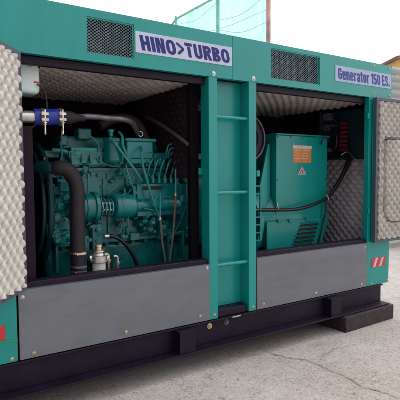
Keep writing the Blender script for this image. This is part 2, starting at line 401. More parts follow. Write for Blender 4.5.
# weather strips round the door openings
for a, c in ((XA, XL-.004), (XR+.004, XB+.002)):
    MB().box(a, c, .034, .062, ZH-.040, ZH-.001).build('header_lip', BLACK, G, bevel=.003)
    MB().box(a, c, .012, .075, .30, ZG+.030).build('sill_rail', BLACK, G, bevel=.004)
for a, c, lab in ((XA+.004, XL-.002, 'long grey lower panel left of the ladder'), (XR+.003, XB-.002, 'long grey lower panel right of the ladder')):
    p = MB().box(a, c, -.004, .004, .003, ZG).build('lower_panel', GREY, G, bevel=.0012); p['label'] = lab
    MB().box(a+.001, c-.001, -.003, .012, ZG+.0005, ZG+.0035).build('panel_edge_trim', DGREY, G)
# screws
for px, py in ((22.5,297.2),(34,353),(126,331.8),(207,268),(200,316.3),(263.5,304),(364.5,247.3),(361.5,284.3),(316,293)):
    p = at(px, py, -.004); bolt((p.x, -.004, p.z), (0,-1,0), BRASS if py > 300 else STEEL, G, .0064)
for px, py in ((12,359),(214.5,314.8),(253,306.8),(371.3,283.8),(387,280.2),(374.2,66),(389.3,68.9),(374.2,93.2),(389.3,96)):
    p = at(px, py, 0); bolt((p.x, 0, p.z), (0,-1,0), BRASS, G, .0064)

# skid base
sk = MB(); ZB = -.142
sk.box(X0+.01, X1-.075, .012, .024, ZB+.01, -.012)
sk.box(X0+.01, X1-.075, -.008, .10, -.012, -.002)
sk.box(X0+.01, X1-.075, -.066, .10, ZB, ZB+.010)
SK = sk.build('skid_beam', BLACK, G, bevel=.002)
sk = MB(); sk.box(X0+.01, X1-.075, DEP-.10, DEP-.09, ZB+.01, -.012).box(X0+.01, X1-.075, DEP-.18, DEP-.01, ZB, ZB+.01)
sk.build('skid_beam', BLACK, G)
for xx in (X0+.2, -.35, .6, X1-.3): MB().box(xx-.03, xx+.03, .026, DEP-.102, ZB+.02, -.014).build('skid_cross_member', BLACK, G)
for px0, px1 in ((180,195.5),(331,341)):
    a = at(px0, 345, -.055).x; c = at(px1, 345, -.055).x
    MB().box(a, c, -.056, .011, ZB+.0105, -.013).build('skid_stiffener', BLACK, G, bevel=.001)
for px, py, m_ in ((209.5,326,BRASS),(226.3,322,DSTEEL)):
    p = at(px, py, .012); MB().hexbolt((p.x, .012, p.z), (0,-1,0), .011, .010).build('skid_bolt', m_, G)
p = at(234.5, 315, .01); MB().box(p.x-.03, p.x+.03, -.0105, -.008, -.011, -.003).build('small_plate', STEEL, G)

# hazard stickers, tape
def sticker(px0, x1, z0, z1, y):
    x0 = px0; st = MB().box(x0, x1, y-.0022, y, z0, z1).build('hazard_sticker', STICKR, G)
    w_ = x1-x0; h_ = z1-z0; b = MB()
    for k in (.08, .52): b.prism([(x0+w_*k, z0), (x0+w_*(k+.16), z0), (x0+w_*(k+.36), z1), (x0+w_*(k+.20), z1)], y-.0036, y-.0024)
    b.build('white_stripe', STICKW, st)
sticker(1.430, 1.588, .134, .200, 0)
sticker(-1.235, -1.085, .107, .173, 0)
a = at(0, 337.5, 0); c = at(17.3, 335, 0)
MB().box(X0+.002, XA-.0035, -.0026, -.0002, .095, .104).build('green_tape', GREEN, G)

# sign plates with lettering
def arc(cx, cy, rx, ry, a0, a1, n=10):
    "super-elliptic arc (squarer than a circle, as in heavy condensed type)"
    o = []
    for i in range(n+1):
        a = R(a0+(a1-a0)*i/n); c, s_ = cos(a), sin(a)
        o.append((cx+rx*math.copysign(abs(c)**.72, c), cy+ry*math.copysign(abs(s_)**.72, s_)))
    return o
def glyph(ch, t, W):
    "strokes of one letter in a box W wide and 1 high: ('r', centre line) is a ribbon t thick, ('p', outline) a filled shape"
    h = t/2; l, r = h, W-h; m = W/2
    X = .80                                            # x-height
    up = [('r', [(l, 0), (l, 1)])]
    if ch == 'H': return up + [('r', [(r,0),(r,1)]), ('r', [(t,.5),(W-t,.5)])]
    if ch == 'I': return [('r', [(h,0),(h,1)])]
    if ch == 'N': return up + [('r', [(r,0),(r,1)]), ('p', [(t*.7,1),(t*1.25,1),(W-t*.7,0),(W-t*1.25,0)])]
    if ch in 'O0': return [('c', arc(m,.5,m-h,.5-h*.9,90,450,40)[:-1])]
    if ch == '>': return [('p', [(0,.90),(.14,.90),(W,.56),(W,.44),(.14,.10),(0,.10),(0,.22),(W*.66,.50),(0,.78)])]
    if ch == 'T': return [('r', [(0,1-h*.9),(W,1-h*.9)]), ('r', [(m,0),(m,1-t)])]
    if ch == 'U': return [('r', [(l,1),(l,.4)]+arc(m,.34,m-h,.34-h*.9,180,360,16)+[(r,.4),(r,1)])]
    if ch == 'R': return up + [('r', [(l,1-h*.85)]+[(m*.9,1-h*.85)]+arc(m*.9,.73,W-h-m*.9,.27-h*.85,90,-90,14)+[(l,.46+h*.1)]), ('p', [(m*.75,.42),(m*.75+t,.46),(W+.02,0),(W-t*1.05,0)])]
    if ch == 'B': return up + [('r', [(l,1-h*.85)]+arc(m*.9,.755,W-h-m*.95,.245-h*.85,90,-90,14)+[(l,.51)]), ('r', [(l,.51)]+arc(m*.9,.26,W-h-m*.9,.26-h*.85,90,-90,14)+[(l,h*.85)])]
    if ch == 'G': return [('r', [(r,.66)]+arc(m,.70,m-h,.30-h*.8,10,180,14)+arc(m,.30,m-h,.30-h*.8,180,350,14)+[(r,.50)]), ('r', [(m,.47),(W-.01,.47)])]
    if ch == 'e': return [('r', [(l+h,X*.52),(r,X*.52)]+arc(m,X*.66,m-h,X*.34-h*.8,0,180,14)+arc(m,X*.34,m-h,X*.34-h*.8,180,352,14))]
    if ch == 'n': return [('r', [(l,0),(l,X)]), ('r', [(r,0),(r,X*.6)]+arc(r-(W-t)*.42,X*.62,(W-t)*.42,X*.38-h*.8,0,120,10))]
    if ch == 'r': return [('r', [(l,0),(l,X)]), ('r', [(l,X*.66),(l+t*.55,X*.86),(W,X-h)])]
    if ch == 'a': return [('r', [(l,X*.70)]+arc(m,X*.70,m-h,X*.30-h*.8,180,0,14)+[(r,0)]), ('r', [(r,X*.5),(m,X*.48)]+arc(m,X*.26,m-h,X*.26-h*.8,100,330,12))]
    if ch == 't': return [('r', [(m,.97),(m,.2)]+[(m+.03,h),(W,h*.9)]), ('r', [(0,X-h*.7),(W,X-h*.7)])]
    if ch == 'o': return [('c', arc(m,X/2,m-h,X/2-h*.85,90,450,36)[:-1])]
    if ch == '1': return [('r', [(W-h,0),(W-h,1)]), ('p', [(0,.70),(W-t*.6,.80),(W-t*.6,1),(0,.86)])]
    if ch == '5': return [('r', [(W-.02,1-h*.9),(l,1-h*.9),(l,.55)]), ('r', [(l,.56)]+arc(m,.58-.27,m-h,.30-h*.7,110,-165,18))]
    if ch == 'E': return up + [('r', [(t,1-h*.85),(W,1-h*.85)]), ('r', [(t,.52),(W*.93,.52)]), ('r', [(t,h*.85),(W,h*.85)])]
    if ch == 'S': return [('r', [(r,.66)]+arc(m,.74,m-h,.26-h*.8,5,200,14)+[(l+.03,.60),(m,.51),(r-.03,.42)]+arc(m,.27,m-h,.27-h*.8,20,-180,16))]
    if ch == '.': return [('r', [(h,0),(h,t*1.05)])]
def text(s, x0, x1, z0, z1, y, m, par, t, wid, gap=.11, slant=0):
    tot = sum(wid.get(c, wid['*']) for c in s) + gap*(len(s)-1)
    kx = (x1-x0)/tot; kz = z1-z0; b = MB(); x = 0; k = 0
    # stroke widths are given in letter heights; horizontal scale differs, so work in (height) units first
    for ch in s:
        W = wid.get(ch, wid['*'])
        if ch != ' ':
            for kind, pts in glyph(ch, t, W):
                k += 1; yy = y - (k % 5)*.00025
                P_ = [Vector((p[0], p[1])) for p in pts]
                if kind == 'p':
                    b.b.faces.new([b.b.verts.new((x0+(x+p.x-slant*(p.y-.5))*kx, yy, z0+p.y*kz)) for p in P_])
                else:
                    n = len(P_); Lq, Rq = [], []
                    for i in range(n):
                        if kind == 'c': d0 = (P_[i]-P_[i-1]); d1 = (P_[(i+1)%n]-P_[i])
                        else: d0 = P_[i]-P_[i-1] if i else P_[1]-P_[0]; d1 = P_[i+1]-P_[i] if i < n-1 else P_[-1]-P_[-2]
                        if d0.length < 1e-6: d0 = d1
                        if d1.length < 1e-6: d1 = d0
                        d0 = d0.normalized(); d1 = d1.normalized(); tt = (d0+d1); tt = tt.normalized() if tt.length > 1e-6 else d0
                        nn = Vector((-tt.y, tt.x)); mi = min(1.6, 1/max(.3, nn.dot(Vector((-d0.y, d0.x)))))
                        hv = t/2*(1-.14*abs(nn.y))
                        for q, sg_ in ((Lq, 1), (Rq, -1)):
                            p = P_[i]+nn*hv*mi*sg_; q.append(b.b.verts.new((x0+(x+p.x-slant*(p.y-.5))*kx, yy, z0+p.y*kz)))
                    for i in range(n if kind == 'c' else n-1):
                        j = (i+1) % n; b.b.faces.new((Lq[i], Lq[j], Rq[j], Rq[i]))
        x += W+gap
    bmesh.ops.recalc_face_normals(b.b, faces=b.b.faces)
    for f in b.b.faces:
        f.normal_update()
        if f.normal.y > 0: f.normal_flip()
    me = bpy.data.meshes.new('lettering'); b.b.to_mesh(me); b.b.free(); me.materials.append(m)
    o = bpy.data.objects.new('lettering', me); C.objects.link(o); o.parent = par; return o
sg = MB().box(-.440, .158, -.0035, 0, 1.4285, 1.533).build('name_plate', SIGN, G); sg['label'] = 'pale lilac plate lettered HINO>TURBO'
text('HINO>TURBO', -.412, .139, 1.4425, 1.5165, -.0040, NAVY, sg, .25, {'*': .66, 'I': .235, '>': .56, 'O': .72, 'T': .60}, .10, .20)
sg2 = MB().box(1.018, 1.622, -.0035, 0, 1.434, 1.537).build('name_plate', SIGNG, G); sg2['label'] = 'pale plate lettered Generator 150 ES.'
text('Generator 150 ES.', 1.045, 1.600, 1.449, 1.522, -.0040, VIOL, sg2, .20, {'*': .50, 'r': .37, 't': .36, '1': .36, '.': .2, ' ': .16, 'E': .43, 'G': .54}, .075, .12)

# ceiling foam, end foam, centre divider
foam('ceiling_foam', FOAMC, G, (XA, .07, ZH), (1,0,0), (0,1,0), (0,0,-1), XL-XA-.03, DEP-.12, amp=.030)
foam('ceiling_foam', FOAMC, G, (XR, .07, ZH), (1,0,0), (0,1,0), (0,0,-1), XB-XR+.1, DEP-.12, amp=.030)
foam('end_wall_foam', FOAMD, G, (X1-.022, .05, .02), (0,1,0), (0,0,1), (-1,0,0), DEP-.06, 1.0, amp=.036)
MB().box(X1-.026, X1-.0205, .045, DEP-.01, .01, ZH).build('end_wall_shade_sheet', NEARBLK, G)  # added near-black sheet, stands in for the darkness above the end foam
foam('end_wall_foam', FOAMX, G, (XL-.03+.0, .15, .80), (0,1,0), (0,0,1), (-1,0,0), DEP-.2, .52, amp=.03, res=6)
MB().box(-.028, .02, .15, DEP-.02, .80, ZH-.02).build('divider_panel', NEARBLK, G)
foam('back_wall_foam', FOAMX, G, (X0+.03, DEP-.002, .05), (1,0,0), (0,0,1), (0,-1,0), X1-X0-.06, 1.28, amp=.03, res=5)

# doors
def door(org, ang, side, lab, extra=None, W=.50, fm=None, amp=.027):
    "hinged leaf: org = hinge foot, ang = direction of the leaf in plan, side = +1/-1 picks the lined face"
    t = Vector((cos(ang), sin(ang), 0)); n = Vector((t.y, -t.x, 0))*side; z0, z1 = .322, 1.352
    o = Vector(org)
    Mt = Matrix((t, -n, Vector((0,0,1)))).transposed()
    def put(bm):
        bmesh.ops.transform(bm.b, matrix=Matrix.Translation(o) @ Mt.to_4x4(), verts=bm.b.verts); return bm
    dr = put(MB().box(0, W, .004, .010, z0, z1)).build('door', TEAL, G); dr['label'] = lab
    fw = .030
    fr = MB().box(0, fw, -.024, .0035, z0, z1).box(W-fw, W, -.024, .0035, z0, z1).box(fw+.0005, W-fw-.0005, -.024, .0035, z0, z0+.018).box(fw+.0005, W-fw-.0005, -.024, .0035, z1-.022, z1)
    put(fr).build('door_frame', DGREY, dr, bevel=.002)
    foam('foam_lining', fm or FOAM, dr, o + t*(fw+.002) + Vector((0,0,z0+.02)), t, (0,0,1), n, W-2*fw-.004, z1-z0-.044, amp=amp, pitch=.0635, res=12, extra=extra, base=.010)
    return dr
door((-1.012, -.012, 0), math.atan2(-.80, -.60), -1, 'foam lined door standing open towards the camera beside the hoses')
def patch(x, z):
    "a second foam pad lies over the door foam: raised, with a dark gap along its upper edge and a rounded lower corner"
    za, zb = .115, .725; xc = .055
    if z < za+.12: xc = .055 + .12*(1-math.sqrt(max(0, 1-((za+.12-z)/.12)**2))) if z > za else 9
    inside = min(x-xc, z-za, zb-z)
    if abs(inside) < .007: return -.020
    return .012 if inside > 0 else 0
pr_ = door((1.404, -.020, 0), R(-2.5), 1, 'foam lined door folded right back past the end post', patch, fm=FOAMR, amp=.024)
pr_ = MB().box(1.49, 1.60, -.066, -.052, 1.055, 1.062).build('latch_slot', NEARBLK, pr_)

# ------------------------------------------------------------------ timber block
c0 = at(337.5, 330.8, -.085); c1 = at(388, 321.5, -.075)
b = MB(); zt = -.146
b.box(1.045, 1.60, -.092, 1.10, GZ, zt, Matrix.Rotation(R(2), 3, 'Z'), (1.045, -.09, 0))
bl = b.build('support_beam', TIMBER, bevel=.008, seg=3); tag(bl, 'dark weathered beam sticking out under the right end of the skid', 'beam', 'beams under the skid')
b = MB().box(X0-.05, -1.02, -.02, 1.10, GZ, zt); bl = b.build('support_beam', TIMBER, bevel=.008, seg=3); tag(bl, 'dark weathered beam under the left end of the skid', 'beam', 'beams under the skid')

# ------------------------------------------------------------------ engine
E = thing('diesel_engine', 'grimy teal six cylinder diesel engine inside the left opening', 'engine')
def slab(px0, py0, px1, py1, Y, dy, name, m=TEAL2, par=E, bevel=.006):
    "box whose front lies at depth Y"
    a = at(px0, py0, Y); c = at(px1, py1, Y); 
    return MB().box(min(a.x,c.x), max(a.x,c.x), Y, Y+dy, min(a.z,c.z), max(a.z,c.z)).build(name, m, par, bevel=bevel)
YE = .40
xb0, xb1 = at(58,200,.40).x, .30
def boltrow(name, n, x0, x1, z, y, m=TEAL2, par=E, r=.008):
    b = MB()
    for i in range(n): b.hexbolt((x0+(x1-x0)*i/(n-1), y, z), (0,-1,0), r)
    return b
# block with ribs and cover plates
blk = MB().box(xb0, xb1, YE, .78, .44, .85)
for i in range(9):
    x = xb0+.05+i*.115; blk.box(x, x+.014, YE-.012, YE-.0005, .47, .83)
blk.box(xb0, xb1, YE-.018, YE-.0005, .845, .862)
blk.box(xb0, xb1, YE-.022, YE-.0005, .435, .455)
for i in range(6):
    x = xb0+.09+i*.165; blk.box(x, x+.10, YE-.008, YE-.0005, .70, .80)
for i in range(7):
    x = xb0+.07+i*.16
    for z in (.68, .82): blk.hexbolt((x, YE-.012, z), (0,-1,0), .008)
B_ = blk.build('cylinder_block', TEAL2, E, bevel=.003)
hd = MB().box(xb0+.03, xb1, YE+.01, .76, .865, .955)
for i in range(6):
    x = xb0+.10+i*.16
    hd.cyl((x, YE-.02, .905), (x, YE+.02, .905), .034, seg=20)
    for s_ in (-.05, .05): hd.hexbolt((x+s_, YE+.01, .905), (0,-1,0), .008)
    hd.box(x-.02, x+.02, YE-.012, YE+.009, .925, .95)
hd.build('cylinder_head', TEAL2, E, bevel=.004)
a = at(71,147,.36); c = at(103,165,.36)
vc = MB().box(a.x, c.x, .36, .46, c.z, a.z); vc.axial((a.x+.030, .3595, a.z-.035), (0,-1,0), [(0,.020),(.008,.020),(.012,.014)])
vc.build('thermostat_cover', TEALP, E, bevel=.014, seg=3)
MB().box(xb0+.05, xb1-.02, .50, .70, .958, 1.045).build('valve_cover', TEAL2, E, bevel=.018, seg=3)
# intake manifold with runners
im = MB(); 
for i in range(6):
    x = xb0+.14+i*.155; im.tube([(x, YE+.03, .88), (x, YE-.03, .89), (x+.01, YE-.035, .92)], .018, 12)
im.box(xb0+.05, xb1-.10, YE-.05, YE-.012, .915, .95)
rm = random.Random(9)
for i in range(15):
    xx = xb0+.06+i*.056+rm.uniform(-.01,.01); im.box(xx, xx+rm.uniform(.008,.03), YE-.058-rm.uniform(0,.01), YE-.0505, .87+rm.uniform(0,.03), .945-rm.uniform(0,.02))
IM = im.build('intake_manifold', TEAL2, E)
# exhaust manifold and turbo piping (dark)
ex = MB().tube([at(100,126,.5), at(115,119,.5), at(130,119,.5), at(140,127,.48), at(146,140,.46)], .028, 14)
ex.build('exhaust_pipe', mat('rusty_pipe', (.03,.012,.018), .7, var=.4, vscale=25), E)
def atX(px, py, X):
    v = d + RV*((px-200)/FPX) + UV*((200-py)/FPX); return CAMLOC + v*((X-CAMLOC.x)/v.x)
MB().tube([atX(146,117,-.10), atX(160,124,-.095), atX(176,135,-.09), atX(188,144.5,-.066)], .011, 10).build('conduit', mat('brown_conduit', (.09,.05,.05), .5), E)
# oil pan
op = MB(); prof = [(-.80,.43),(.16,.43),(.16,.30),(.13,.20),(.05,.13),(-.45,.10),(-.50,.20),(-.78,.24)]
op.prism(prof, YE+.02, .74); OP = op.build('oil_pan', TEAL2, E, bevel=.03, seg=4)
boltrow('x', 12, -.78, .14, .422, YE+.001).build('pan_bolts', TEAL2, OP)
# engine feet
for x in (-.70, -.02): MB().box(x-.06, x+.06, YE-.07, YE-.001, .45, .47).box(x-.06, x-.045, YE-.07, YE-.001, .30, .45).box(x+.045, x+.06, YE-.07, YE-.001, .30, .45).build('engine_foot', TEAL2, E, bevel=.004)
# fan, shroud and front pulley at the radiator end
fx = at(43,230,.29).x; fc = (fx, .60, .66)
sh = MB().torus((fx+.04, .60, .66), (1,0,0), .335, .016, 56); sh.torus((fx+.01, .60, .66), (1,0,0), .31, .01, 56); SH = sh.build('fan_shroud', mat('shroud_teal', (.004,.04,.05), .5, var=.4), E)
fn = MB().cyl((fx-.0, .60, .66), (fx+.06, .60, .66), .06)
for k in range(7):
    a_ = 2*pi*k/7; q = Matrix.Rotation(a_, 3, 'X')
    vs = [Vector(v) for v in ((.0,.05,-.02),(.045,.05,.04),(.055,.29,.075),(-.005,.29,-.04))]
    pts = [Vector((fx, .60, .66)) + q @ v for v in vs]; pts2 = [p_+Vector((.004,0,0)) for p_ in pts]
    A_ = [fn.b.verts.new(p_) for p_ in pts]; B2 = [fn.b.verts.new(p_) for p_ in pts2]
    fn.b.faces.new(A_); fn.b.faces.new(B2[::-1])
    for i in range(4): fn.b.faces.new((A_[(i+1)%4], A_[i], B2[i], B2[(i+1)%4]))
fn.build('fan', BLACK, E)
pl_ = MB()
for z, y, r_ in ((.50,.60,.12),(.72,.60,.09),(.66,.36,.05)): pl_.axial((-.95, y, z), (1,0,0), [(0,r_),(.012,r_),(.018,r_*.85),(.024,r_),(.036,r_)])
pl_.build('belt_pulley', DSTEEL, E)
bt = MB().tube([(-.932,.60-.12,.50),(-.932,.36-.05,.66),(-.932,.36,.715),(-.932,.60,.81),(-.932,.69,.72),(-.932,.72,.50),(-.932,.60,.38),(-.932,.48,.50)], .007, 8, 3); bt.build('drive_belt', RUBBER, E)
# timing case, compressor and coupling row in front of the block
def pxr(r_px, px, Y):  # radius in metres for a radius in photo pixels
    return (at(px, 200, Y)-at(px, 200+r_px, Y)).length
Yc = .30
tc_ = MB(); 
for (px, py, rp_, l_) in ((60,206,9,.07),(66,236,7,.05)):
    p = at(px, py, Yc+.03); rr = pxr(rp_, px, Yc); tc_.axial(p, (0,-1,0), [(-.09,rr),(0,rr),(.012,rr*.9),(.02,rr*.5),(.03,rr*.35)], 24)
p0_, p1_ = at(53, 196, Yc+.06), at(69, 246, Yc+.06); tc_.box(p0_.x, p1_.x, Yc+.04, Yc+.12, p1_.z, p0_.z)
tc_.build('timing_case', TEAL2, E, bevel=.006)
a = at(69, 208, Yc); c = at(97, 208, Yc); rr = pxr(13.5, 85, Yc); L_ = c.x-a.x
cp = MB().axial(a, (1,0,0), [(0,rr*.7),(.01,rr*.95),(L_*.25,rr),(L_*.27,rr*.93),(L_*.5,rr*.93),(L_*.52,rr),(L_*.8,rr),(L_*.82,rr*1.15),(L_*.95,rr*1.15),(L_,rr*.8)], 32)
for k in range(8):
    a_ = 2*pi*k/8; cp.hexbolt((c.x, Yc+cos(a_)*rr*1.0, c.z+sin(a_)*rr*1.0), (1,0,0), .007)
CP = cp.build('compressor', TEAL2, E)
a2 = at(97, 207.5, Yc); c2_ = at(112, 207.5, Yc); r2 = pxr(9, 105, Yc)
cl_ = MB().cyl(a2, c2_, r2*.35)
for t_ in (.15, .4, .62, .85):
    q = a2.lerp(c2_, t_); cl_.axial(q, (1,0,0), [(0, r2),(.006, r2)], 24)
for k in range(6):
    a_ = 2*pi*k/6+.3; cl_.cyl(a2+Vector((.01, cos(a_)*r2*.72, sin(a_)*r2*.72)), c2_+Vector((-.005, cos(a_)*r2*.72, sin(a_)*r2*.72)), .007, seg=8)
cl_.build('shaft_coupling', mat('bare_teal_metal', (.10,.27,.27), .35, metal=.5, var=.4, vscale=60), E)
a3 = at(112, 206.5, Yc); c3 = at(134, 206.5, Yc); r3 = pxr(12.7, 124, Yc); L3 = c3.x-a3.x
MB().axial(a3, (1,0,0), [(0,r3*.86),(.008,r3),(.035,r3),(.04,r3*.94),(L3*.7,r3*.94),(L3*.9,r3*.9),(L3,r3*.7)], 36).build('pump_drum', TEAL2, E)
# brackets below
for (x0_,y0_,x1_,y1_) in ((92,224,103,250),(84,236,90,252)):
    slab(x0_, y0_, x1_, y1_, .34, .05, 'bracket')
for px, py in ((98,229),(98,241),(90,240),(70,232),(76,214),(63,236),(128,178),(133,178),(80,225)): MB().hexbolt(at(px,py,.335), (0,-1,0), .008).build('bolt', TEALP, E)
# injection pump
Yi = .30
a = at(137,184,Yi); c = at(181,214,Yi)
ip = MB().box(a.x, c.x, Yi, Yi+.10, c.z, a.z); ip.box(a.x-.02, a.x-.0005, Yi+.01, Yi+.09, c.z+.02, a.z-.01)
zc = (a.z+c.z)/2
ip.axial((a.x+.10, Yi+.001, zc-.01), (0,-1,0), [(0,.028),(.01,.028),(.014,.02),(.02,.018)])
ip.axial((a.x-.02, Yi+.02, zc-.03), (1,0,0), [(0,.03),(.01,.042),(c.x-a.x,.042),(c.x-a.x+.02,.03)], 24); ip.box(c.x+.0005, c.x+.05, Yi+.01, Yi+.09, c.z-.03, a.z-.005)
ip.axial((c.x+.02, Yi+.009, zc), (0,-1,0), [(0,.035),(.02,.033),(.03,.02)])
IP = ip.build('injection_pump', TEAL2, E, bevel=.012, ) 
MB().box(a.x+.035, a.x+.16, Yi-.004, Yi-.0005, a.z-.035, a.z-.015).build('pump_plate', NEARBLK, IP)
for i in range(6):
    px = 147+i*6.0; p = at(px, 183, Yi+.02)
    MB().loft([(p, .010), (p+Vector((0,0,.03)), .010), (p+Vector((0,0,.031)), .007), (p+Vector((0,0,.05)), .007)], 12).build('delivery_valve', TEALP, E)
    MB().tube([p+Vector((0,0,.045)), p+Vector((.0,-.02,.075)), p+Vector((.006,-.03,.11)), p+Vector((.028,-.02,.138)), p+Vector((.055,.03,.135)), p+Vector((.06,.09,.115))], .0055, 8).build('injector_pipe', TEALP, E)
# small clutter on the pump side
rn = random.Random(5)
def fitting(px, py, Y, r_, kind):
    p = at(px, py, Y); q = MB()
    if kind < .45: q.axial(p, (rn.uniform(-.3,.3),-1,rn.uniform(-.3,.3)), [(-.03,r_),(.02,r_),(.022,r_*.7),(.03,r_*.6)], 14)
    elif kind < .7: q.hexbolt(p, (rn.uniform(-.2,.2),-1,rn.uniform(-.2,.2)), r_*.7, .012)
    else: q.box(p.x-r_*1.5, p.x+r_*1.5, p.y-.015, p.y+.03, p.z-r_, p.z+r_)
    q.build('fitting', TEAL2 if rn.random() < .8 else TEALP, E, bevel=.003)
for i in range(36): fitting(rn.uniform(120,189), rn.uniform(212,238), .30+rn.random()*.08, rn.uniform(.007,.021), rn.random())
for i in range(22): fitting(rn.uniform(52,70), rn.uniform(182,246), .28+rn.random()*.08, rn.uniform(.010,.028), rn.random())
for i in range(12): fitting(rn.uniform(84,132), rn.uniform(222,250), .34+rn.random()*.04, rn.uniform(.006,.016), rn.random())
for i in range(24): fitting(rn.uniform(60,132), rn.uniform(160,192), .385+rn.random()*.01, rn.uniform(.006,.014), rn.random())
for i in range(14): fitting(rn.uniform(155,190), rn.uniform(150,182), .33+rn.random()*.06, rn.uniform(.006,.016), rn.random())
for i in range(20):
    x0_ = rn.uniform(115,188); y0_ = rn.uniform(150,215); x1_ = x0_+rn.uniform(-18,18); y1_ = y0_+rn.uniform(-5,36)
    Yq = .27+rn.random()*.08
    MB().tube([at(x0_,y0_,Yq+.06), at(x0_+1,y0_,Yq), at((x0_+x1_)/2+rn.uniform(-3,3),(y0_+y1_)/2,Yq-.01), at(x1_,y1_,Yq), at(x1_,y1_+2,Yq+.06)], rn.choice((.003,.004,.005)), 7).build('fuel_line', TEALP if rn.random() < .4 else TEAL2, E)
for i in range(3):
    z = at(180,141+i*4.5,.30).z
    MB().tube([at(166+i*2,158,.34), at(167+i*2,150+i*2,.31), at(171+i*2,144+i*4,.30), at(190,144.5+i*4.3,.30)], .0045, 8).build('fuel_line', TEALP, E)
# fuel filter canister, header box
p = at(113, 163.5, .33); rr = pxr(9, 113, .33); hh = at(113,139,.33).z-p.z
ff = MB().axial(p, (0,0,1), [(0,rr*.6),(.012,rr*.92),(.02,rr),(hh*.86,rr),(hh*.88,rr*1.08),(hh,rr*1.08),(hh+.006,rr*.6),(hh+.014,rr*.3)], 28)
ff.build('fuel_filter', TEAL2, E)
t = at(111,136,.30); MB().axial(t, (0,0,1), [(0,.012),(.02,.012),(.022,.018),(.034,.018)],10).build('filter_union', TEALP, E)
a = at(127,141,.32); c = at(153,158.5,.32)
hb = MB().box(a.x, c.x, .32, .44, c.z, a.z).box(a.x-.012, c.x+.018, .31, .45, a.z+.0005, a.z+.018); hb.box(a.x+.0, c.x-.0, .325, .435, c.z-.03, c.z-.0005)
HB = hb.build('breather_box', TEALP, E, bevel=.004)
MB().torus(at(140.5,134,.33), (0,1,0), .014, .003, 20, 6).build('lifting_ring', STEEL, HB)
# pipes seen in front
MB().tube([at(110,137,.29), at(117,146,.27), at(126,158,.26), at(135,170,.26), at(142,181,.28)], .0072, 10).build('fuel_pipe', TEALP, E)
MB().tube([at(119,132,.30), at(122,136,.28), at(123,146,.27), at(128,157,.27), at(133,163,.28)], .0078, 10).build('fuel_pipe', TEALP, E)
MB().tube([at(141,147,.31), at(141.5,152,.26), at(143,166,.25), at(147,180,.25), at(153,200,.25), at(159,217,.27)], .0072, 10).build('fuel_pipe', TEALP, E)
MB().tube([at(88,134,.36), at(95,140,.35), at(99,148,.35), at(97,158,.35), at(108,165,.34), at(120,167,.34)], .004, 8).build('sensor_pipe', TEALP, E)
# brown drain hoses
for pts in ([(160,217),(161,228),(162.5,245),(165,262),(166,290)], [(175.5,193),(175,205),(174,222),(172,242),(169.5,262),(168,290)]):
    Yh = .22; hs = MB().tube([at(x,y,Yh) for x,y in pts], .0068, 12).build('drain_hose', BROWN, E)
    q0, q1 = at(*pts[0],Yh), at(pts[0][0], pts[0][1]+3, Yh); MB().cyl(q0, q1, .0092, seg=14).build('hose_clamp', BRASS, hs)
    MB().tube([at(pts[0][0], pts[0][1]-24, Yh+.02), at(pts[0][0], pts[0][1], Yh)], .005, 8).build('nozzle', TEALP, hs)
# thick black radiator hose with clamps
Yr = .17; rr = pxr(7.4, 77, Yr)
rh = MB().tube([at(55,168.5,Yr+.03), at(60,168,Yr+.01), at(67,170,Yr), at(74,178,Yr), at(77,192,Yr), at(77.3,220,Yr), at(77.8,250,Yr), at(78,285,Yr)], rr, 24)
RH = rh.build('radiator_hose', RUBBER, E)
MB().tube([at(38,167,Yr+.1), at(50,168,Yr+.04), at(56,168.3,Yr+.03)], rr*.80, 20).build('coolant_elbow', mat('elbow_dark_teal', (.004,.05,.06), .4), E)
p = at(55.6,168.4,Yr+.03); MB().axial(p, (.9,-.2,0), [(0,rr*1.04),(.011,rr*1.04)], 28).build('hose_clamp', BRASS, RH)
for py in (252.5, 266, 270.5):
    p = at(77.8, py, Yr); k_ = MB().axial(p, (0,0,1), [(-.006,rr*1.05),(.006,rr*1.05)], 30)
    k_.box(p.x-.022, p.x+.022, p.y-rr-.014, p.y-rr*.98, p.z-.006, p.z+.006); k_.cyl((p.x-.03, p.y-rr-.008, p.z), (p.x+.03, p.y-rr-.008, p.z), .004, seg=8)
    k_.build('hose_clamp', BRASS if py < 255 else DSTEEL, RH)
CLAMP = mat('clamp_steel', (.62,.54,.42), .25, metal=.95, var=.35, vscale=50)
# charge air run: steel pipe, blue hose, reducer, dark pipe
Yb = .12
MB().tube([at(-30,116,Yb), at(36,117,Yb)], pxr(6.2,20,Yb), 20, 0).build('intake_pipe', STEEL, E)
bh = MB().tube([at(33.5,117,Yb), at(48,117,Yb), at(62,117,Yb)], pxr(8,48,Yb), 24, 4).build('blue_coupler', BLUE, E)
for px in (41.5, 59):
    p = at(px,117,Yb); rr_ = pxr(8.6,px,Yb); k_ = MB().axial(p+Vector((-.006,0,0)), (1,0,0), [(0,rr_),(.016,rr_)], 28)
    k_.box(p.x-.014, p.x+.018, p.y-rr_-.014, p.y-rr_+.006, p.z-.022, p.z-.010); k_.box(p.x-.014, p.x+.018, p.y-rr_-.014, p.y-rr_+.006, p.z+.004, p.z+.016)
    k_.cyl((p.x+.002, p.y-rr_-.008, p.z+.03), (p.x+.002, p.y-rr_-.008, p.z-.085), .0045, seg=8); k_.hexbolt((p.x+.002, p.y-rr_-.008, p.z-.03), (0,0,-1), .008, .01)
    k_.build('t_bolt_clamp', CLAMP, bh)
Yq = .13
MB().axial(at(60.5,117,Yb), (1,0.02,0), [(0,pxr(6.5,60,Yb)),(.05,pxr(6.3,60,Yb)),(.095,.016),(.12,.015)], 24).build('reducer', NEARBLK, E)
